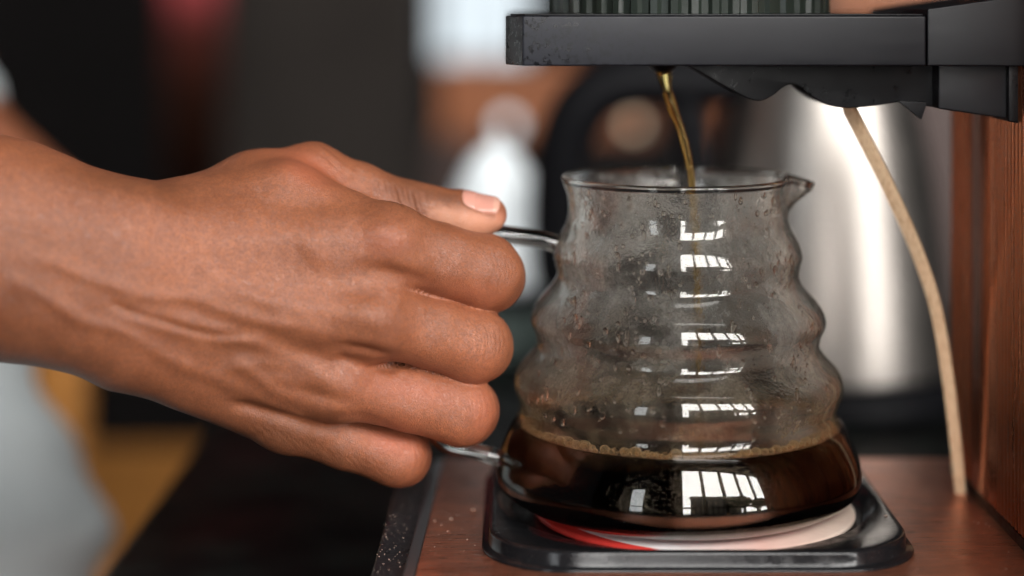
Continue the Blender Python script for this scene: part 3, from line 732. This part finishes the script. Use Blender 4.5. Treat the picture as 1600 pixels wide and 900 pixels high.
# relax the grid's stepping
E = np.vstack([F[:, [0, 1]], F[:, [1, 2]], F[:, [2, 3]], F[:, [3, 0]]])
def relax(V, lam):
    acc = np.zeros_like(V); w_ = np.zeros(len(V))
    for q in range(3): acc[:, q] = np.bincount(E[:, 0], V[E[:, 1], q], len(V))+np.bincount(E[:, 1], V[E[:, 0], q], len(V))
    w_ = np.bincount(E[:, 0], minlength=len(V))+np.bincount(E[:, 1], minlength=len(V))
    return V+lam*(acc/np.maximum(w_, 1)[:, None]-V)
for q in range(4): V = relax(V, .5); V = relax(V, -.52)
V = relax(V, .5)
me = npmesh('person_base', V*CM, F)
tmp = bpy.data.objects.new('tmp', me); COL.objects.link(tmp)
near = tmp.vertex_groups
md = tmp.modifiers.new('s', 'SUBSURF'); md.levels = 1; md.render_levels = 1
dg = bpy.context.evaluated_depsgraph_get(); me2 = bpy.data.meshes.new_from_object(tmp.evaluated_get(dg))
bpy.data.objects.remove(tmp); bpy.data.meshes.remove(me)
nv = len(me2.vertices); V = np.empty(nv*3, np.float32); me2.vertices.foreach_get('co', V); V = V.reshape(-1, 3).astype(float)/CM
me2.polygons.foreach_set('use_smooth', np.ones(len(me2.polygons), bool))
def normals():
    a = np.empty(nv*3, np.float32); me2.vertex_normals.foreach_get('vector', a); return a.reshape(-1, 3).astype(float)
Nn = normals()
if np.mean(Nn[V[:, 2] > V[:, 2].max()-1][:, 2]) < 0:
    me2.flip_normals(); me2.update(); Nn = normals()
hand = (V[:, 0] > -20) & (V[:, 1] < 67) & (V[:, 2] > .5)
# front view coordinates of each vertex (px of the photo, as a drawing plane at the hand's depth)
U = np.stack([V[:, 0]/V[:, 1]*FPX+800, (CAMZ-V[:, 2])/V[:, 1]*FPX], 1)
facing = np.clip(-Nn[:, 1]*1.3+.15, 0, 1)*hand
def dline(pts, Y=None):
    """distance (px) to a polyline and position along it 0..1"""
    p = np.asarray(pts, float); best = np.full(nv, 1e9); tt = np.zeros(nv); n = len(p)-1
    for i in range(n):
        d = p[i+1]-p[i]; t = np.clip(((U-p[i])@d)/(d@d), 0, 1); dd = np.hypot(*(U-p[i]-t[:, None]*d).T)
        m_ = dd < best; best[m_] = dd[m_]; tt[m_] = (i+t[m_])/n
    return best, tt
disp = np.zeros(nv)
def relief(pts, amp, w_, fade=.15):
    global disp
    d, t = dline(spline([(*p, 0) for p in pts], 5)[:, :2]); e = np.clip(np.minimum(t, 1-t)/fade, 0, 1)
    disp += amp*np.exp(-(d/w_)**2)*e*facing
def bump_at(p, amp, wx, wy, ang=0):
    global disp
    c_, s_ = math.cos(R(ang)), math.sin(R(ang)); q = U-np.array(p); u = q[:, 0]*c_+q[:, 1]*s_; v = -q[:, 0]*s_+q[:, 1]*c_
    disp += amp*np.exp(-(u/wx)**2-(v/wy)**2)*facing
# knuckles and hollows between them
bump_at((606, 366), .20, 34, 24, 10); bump_at((578, 490), .21, 36, 25, 12); bump_at((520, 590), .10, 40, 28, 15)
bump_at((484, 384), .10, 18, 36, -35); bump_at((450, 640), .05, 30, 20, 15)
bump_at((622, 432), -.19, 46, 15, 14); bump_at((575, 553), -.22, 52, 12, 12); bump_at((500, 620), -.12, 50, 14, 14)
bump_at((520, 440), -.07, 60, 22, 12); bump_at((480, 555), -.07, 60, 16, 14)
for p in ((676, 402), (660, 512), (640, 618), (560, 690)): bump_at(p, -.06, 34, 44, 12)
for p, a_ in (((772, 420), .04), ((756, 532), .05), ((738, 634), .05), ((640, 706), .04)): bump_at(p, a_, 22, 26, 10)
# tendons
relief([(600, 372), (480, 372), (380, 378), (280, 392)], .04, 18); relief([(572, 492), (470, 480), (370, 462), (290, 450)], .05, 16)
relief([(525, 590), (440, 550), (350, 520), (250, 490)], .06, 12)
# veins
relief([(20, 395), (80, 410), (160, 440), (230, 462), (300, 466), (372, 492), (440, 508), (500, 512)], .06, 12)
relief([(0, 425), (60, 458), (130, 500), (200, 520), (262, 560), (330, 588), (400, 618), (470, 650)], .056, 13)
relief([(170, 487), (240, 505), (290, 520), (360, 532), (420, 528)], .044, 11)
relief([(293, 402), (340, 432), (400, 464), (450, 478)], .044, 11)
relief([(332, 588), (380, 570), (440, 568), (490, 585), (540, 600)], .036, 12)
relief([(355, 560), (400, 586), (430, 612), (480, 628)], .038, 10)
relief([(480, 250), (430, 262), (360, 290)], .03, 14)
# grooves
relief([(165, 472), (215, 492), (270, 508), (330, 522), (400, 524)], -.06, 8)
relief([(350, 630), (400, 640), (440, 650), (492, 668), (530, 668)], -.15, 10); relief([(500, 655), (560, 652), (620, 668)], -.04, 9)
relief([(520, 560), (570, 571), (628, 575)], -.13, 8); relief([(628, 446), (650, 455), (680, 463)], -.05, 8, .5)
# creases: thumb joint, finger joints, little finger
cr = np.zeros(nv)
def crease(pts, amp=.02, w_=1.7):
    global cr
    d, t = dline(pts); e = np.clip(np.minimum(t, 1-t)/.3, 0, 1)**.7; cr = np.maximum(cr, np.exp(-(d/w_)**2)*e*amp/.03*hand)
for x, l, a, dx in ((598, 20, .010, 3), (607, 26, .016, 6), (616, 30, .012, 7), (624, 40, .030, 11), (633, 32, .014, 9), (641, 36, .020, 8), (650, 44, .036, 13), (660, 30, .014, 7), (671, 24, .010, 6)):
    y0 = 276+(x-600)*.30+rng.uniform(-2, 6); crease([(x-7, y0), (x-7+dx*.35, y0+l*.35), (x-7+dx*.55, y0+l*.65), (x-7+dx*1.2, y0+l)], a, 1.6)
for x, y in ((628, 306), (644, 312), (655, 330), (612, 300), (664, 322), (690, 318)): crease([(x, y), (x+8, y+rng.uniform(1, 5)), (x+15, y+rng.uniform(3, 9))], .010, 1.5)
crease([(493, 222), (520, 240), (545, 262)], .012, 1.6); crease([(480, 228), (512, 250), (540, 275)], .010, 1.6)
for q in range(9):      # dorsal end of each finger
    for (cx_, cy_, h_, rr_) in ((775, 425, 46, 38), (757, 538, 46, 38), (738, 640, 46, 36), (634, 712, 40, 33)):
        x = cx_+(q-5)*5.2+rng.uniform(-1, 1)+14; a0 = rng.uniform(-.9, -.3); a1 = rng.uniform(.2, .9)
        k0 = max(.15, math.cos((q-2)/9*1.3))
        crease([(x+rng.uniform(-2, 2)-6*a0*a0, cy_+a0*h_*k0), (x+rng.uniform(-1, 2)+2, cy_+(a0+a1)/2*h_*k0), (x+rng.uniform(-2, 2)-6*a1*a1, cy_+a1*h_*k0)], rng.uniform(.005, .012), 1.4)
for q in range(34):     # fine wrinkles along the little finger's knuckle
    x = 395+q*6.2; y = 668+q*1.9+rng.uniform(-8, 8); s = rng.uniform(8, 22)
    crease([(x-s*.55, y-s*.35), (x+rng.uniform(-2, 2), y+rng.uniform(-2, 2)), (x+s*.5, y+s*.75)], rng.uniform(.006, .014), 1.5)
disp -= cr*.03*.8
disp += hand*(.012*np.sin(V[:, 0]*2.1+1.3*np.sin(V[:, 2]*1.7))*np.sin(V[:, 2]*2.4+np.cos(V[:, 0]*1.3))+.006*np.sin(V[:, 0]*5.3+V[:, 1]*2)*np.sin(V[:, 2]*4.7+V[:, 0]))
V += Nn*disp[:, None]
# nail on the thumb: a plate on the upper near side of the tip
ax_ = P(790, 336, 61.45)-P(700, 334, 61.5); ax_ /= np.linalg.norm(ax_)
nd = np.array([0, -.50, .87]); nd -= ax_*nd.dot(ax_); nd /= np.linalg.norm(nd); sd = np.cross(ax_, nd)
nc = P(753, 334, 61.45); q = V-nc; uu = q@ax_; ss = q@sd; hh = q@nd
el = np.maximum(np.abs(uu+.02)/.60, np.abs(ss)/.46); el = ((np.abs(uu+.02)/.60)**4+(np.abs(ss)/.47)**3.2)**.25
nail = np.clip((1.03-el)/.07, 0, 1)*((hh > 0) & hand)
rimn = np.exp(-((el-1.05)/.07)**2)*((hh > 0) & hand)*(uu < .45)
V += Nn*(-.022*rimn+.0*nail)[:, None]
V += (nd[None, :]*(np.clip(.50-hh, -.12, .12)*.45*nail*(uu > -.2))[:, None])
# tones: darker and redder skin, plus shade painted in grooves and along lower edges
dark = np.zeros(nv); red = np.zeros(nv)
def spot(fld_, p, wx, wy, ang, v):
    c_, s_ = math.cos(R(ang)), math.sin(R(ang)); q = U-np.array(p); u = q[:, 0]*c_+q[:, 1]*s_; w_ = -q[:, 0]*s_+q[:, 1]*c_
    fld_ += v*np.exp(-(u/wx)**2-(w_/wy)**2)*hand
spot(dark, (640, 298), 46, 26, 18, .75); spot(dark, (700, 310), 36, 10, 10, .8); spot(dark, (520, 712), 95, 26, 18, .75); spot(dark, (430, 680), 80, 30, 20, .5); spot(dark, (480, 668), 60, 20, 10, .35)
spot(dark, (690, 650), 50, 20, 8, .25); spot(dark, (700, 520), 40, 30, 0, .3); spot(dark, (215, 290), 150, 30, 5, .7); spot(dark, (120, 560), 150, 16, 20, .4); spot(dark, (90, 380), 90, 40, 10, .25); spot(dark, (400, 560), 90, 18, 15, .25); spot(dark, (300, 660), 160, 26, 20, .4)
spot(red, (620, 690), 50, 26, 15, 1); spot(red, (650, 610), 90, 26, 10, .55); spot(red, (760, 640), 26, 50, 0, .5); spot(red, (480, 262), 50, 26, 25, .8); spot(red, (760, 345), 40, 16, 0, 1)
spot(red, (600, 380), 40, 25, 0, .4); spot(red, (730, 460), 70, 22, 10, .35)
pal_ = np.clip((hand*np.clip((U[:, 0]-655)/45, 0, 1)*(V[:, 1] > 60.6)*(U[:, 1] < 372))*np.clip(((U[:, 1]-(305+(U[:, 0]-655)*.20))/18), 0, 1)*(1-np.clip((U[:, 0]-840)/10, 0, 1)), 0, 1)
me2.vertices.foreach_set('co', ((V)*CM).astype(np.float32).ravel()); me2.update()
cr = np.maximum(cr, rimn*.45)
for nm, v in (('dark', dark), ('red', red), ('crease', np.clip(cr, 0, 1)), ('nail', nail), ('pale', pal_*facing.clip(.3, 1)), ('nailtip', nail*np.clip((uu-.36)/.05, 0, 1))):
    at = me2.attributes.new(nm, 'FLOAT', 'POINT'); at.data.foreach_set('value', np.asarray(v, np.float32))
person = bpy.data.objects.new('person', me2); COL.objects.link(person)
tag(person, 'person in a pale shirt holding the carafe handle with the right hand, thumb on top', 'person')

m = mat('skin', (.40, .17, .09), .42, spec=.5); k = N(m); M['skin'] = m; me2.materials.append(m)
def attr(nm): x = k.n('ShaderNodeAttribute'); x.attribute_name = nm; return x.outputs['Fac']
n1 = k.noise(45, 5, .65); n2 = k.noise(420, 4, .7); n3 = k.noise(14, 3, .5)
c = k.mix(k.ramp(n1, [(.3, 0.), (.7, 1.)]), (.172, .058, .026), (.325, .113, .050))
c = k.mix(k.ramp(n3, [(.4, 0.), (.65, .5)]), c, (.34, .110, .046))
n4 = k.noise(1500, 3, .7)
c = k.mix(k.ramp(n4, [(.38, .55), (.56, 0.)]), c, (.10, .036, .020)); c = k.mix(k.ramp(n2, [(.38, .4), (.6, 0.)]), c, (.15, .052, .030))
c = k.mix(k.math('MULTIPLY', attr('red'), .55, True), c, (.40, .105, .055))
c = k.mix(k.math('MULTIPLY', attr('pale'), .75, True), c, (.52, .245, .150))
dk = k.math('MULTIPLY', attr('dark'), k.ramp(n2, [(.3, 1.1), (.7, .6)]), True)
c = k.mix(dk, c, (.125, .046, .022))
c = k.mix(k.math('MULTIPLY', attr('crease'), .75, True), c, (.085, .028, .012))
c = k.mix(attr('nail'), c, (.50, .235, .18)); c = k.mix(attr('nailtip'), c, (.52, .28, .21))
k.l(c, k.b.inputs['Base Color'])
k.l(k.mix(attr('nail'), k.ramp(n1, [(.3, .34), (.7, .46)]), (.22, .22, .22)), k.b.inputs['Roughness'])
k.l(k.math('SUBTRACT', .5, k.math('MULTIPLY', k.math('ADD', k.math('MULTIPLY', attr('dark'), .5), attr('crease'), True), .36)), k.b.inputs['Specular IOR Level'])
k.b.inputs['Subsurface Weight'].default_value = .04; k.b.inputs['Subsurface Radius'].default_value = (1, .35, .2); k.b.inputs['Subsurface Scale'].default_value = .006
vo = k.n('ShaderNodeTexVoronoi'); vo.feature = 'DISTANCE_TO_EDGE'; vo.inputs['Scale'].default_value = 1150
nn = k.n('ShaderNodeTexNoise'); nn.inputs['Scale'].default_value = 300; k.l(k.co.outputs['Object'], nn.inputs['Vector'])
mv = k.mix(.012, k.co.outputs['Object'], nn.outputs['Color'], 'ADD'); k.l(mv, vo.inputs['Vector'])
hgt = k.math('ADD', k.math('MULTIPLY', k.ramp(vo.outputs['Distance'], [(0, 0.), (.18, 1.)]), .5), k.math('MULTIPLY', k.noise(1700, 4, .6), 1.0))
hgt = k.math('MULTIPLY', hgt, k.math('SUBTRACT', 1, attr('nail')))
b1 = k.bump(hgt, .38, .0005); k.bump(k.noise(240, 3, .5), .10, .0008, nrm=b1, to=k.b.inputs['Normal'])

# shirt: its own coarse surface over torso and sleeves
gx = axis([(-76, -12, .9)]); gy = axis([(58, 126, 1.0)]); gz = axis([(-60, 56, 1.1)])
sf = newf(); sf[:] = 9
shx = span(0, 62, 93)[1]
cap(sf, (-70, 92, 40), (-43.0, 93, 7), 11.5, 12.2, 5); cap(sf, (-43.0, 93, 7), (-38.6, 93, -2), 12.2, 12.8, 3); cap(sf, (-38.6, 93, -2), (-35.0, 93, -11), 12.8, 13.4, 3); cap(sf, (-35.0, 93, -11), (-33, 93, -58), 13.4, 14.4, 4)
cap(sf, SH, (-41, 65, 29), 6.4, 5.6, 3); cap(sf, SH, (-47, 108, 42), 6.5, 6.5, 4); cap(sf, (-47, 109, 41), (-38, 112, 24), 6, 5.2, 3); cap(sf, (-38, 112, 24), P(-112, 150, 107), 4.8, 3.9, 1)
V, F = surface_net(sf, gx, gy, gz); del sf
E = np.vstack([F[:, [0, 1]], F[:, [1, 2]], F[:, [2, 3]], F[:, [3, 0]]])
for q in range(3): V = relax(V, .5)
ang = np.arctan2(V[:, 1]-93, V[:, 0]+42); V[:, 0] += .55*np.sin(V[:, 2]*.55+ang*3)*np.cos(ang)+.35*np.sin(V[:, 2]*1.2+ang*7); V[:, 1] += .5*np.sin(V[:, 2]*.5+ang*4)*np.sin(ang)
me = npmesh('shirt', V*CM, F); me.polygons.foreach_set('use_smooth', np.ones(len(me.polygons), bool))
shirt = bpy.data.objects.new('shirt', me); COL.objects.link(shirt); shirt.parent = person
bm = bmesh.new(); bm.from_mesh(me); bmesh.ops.recalc_face_normals(bm, faces=bm.faces); bm.to_mesh(me); bm.free()
m = plain('pale_shirt_cloth', (.50, .54, .55), .9); me.materials.append(m)
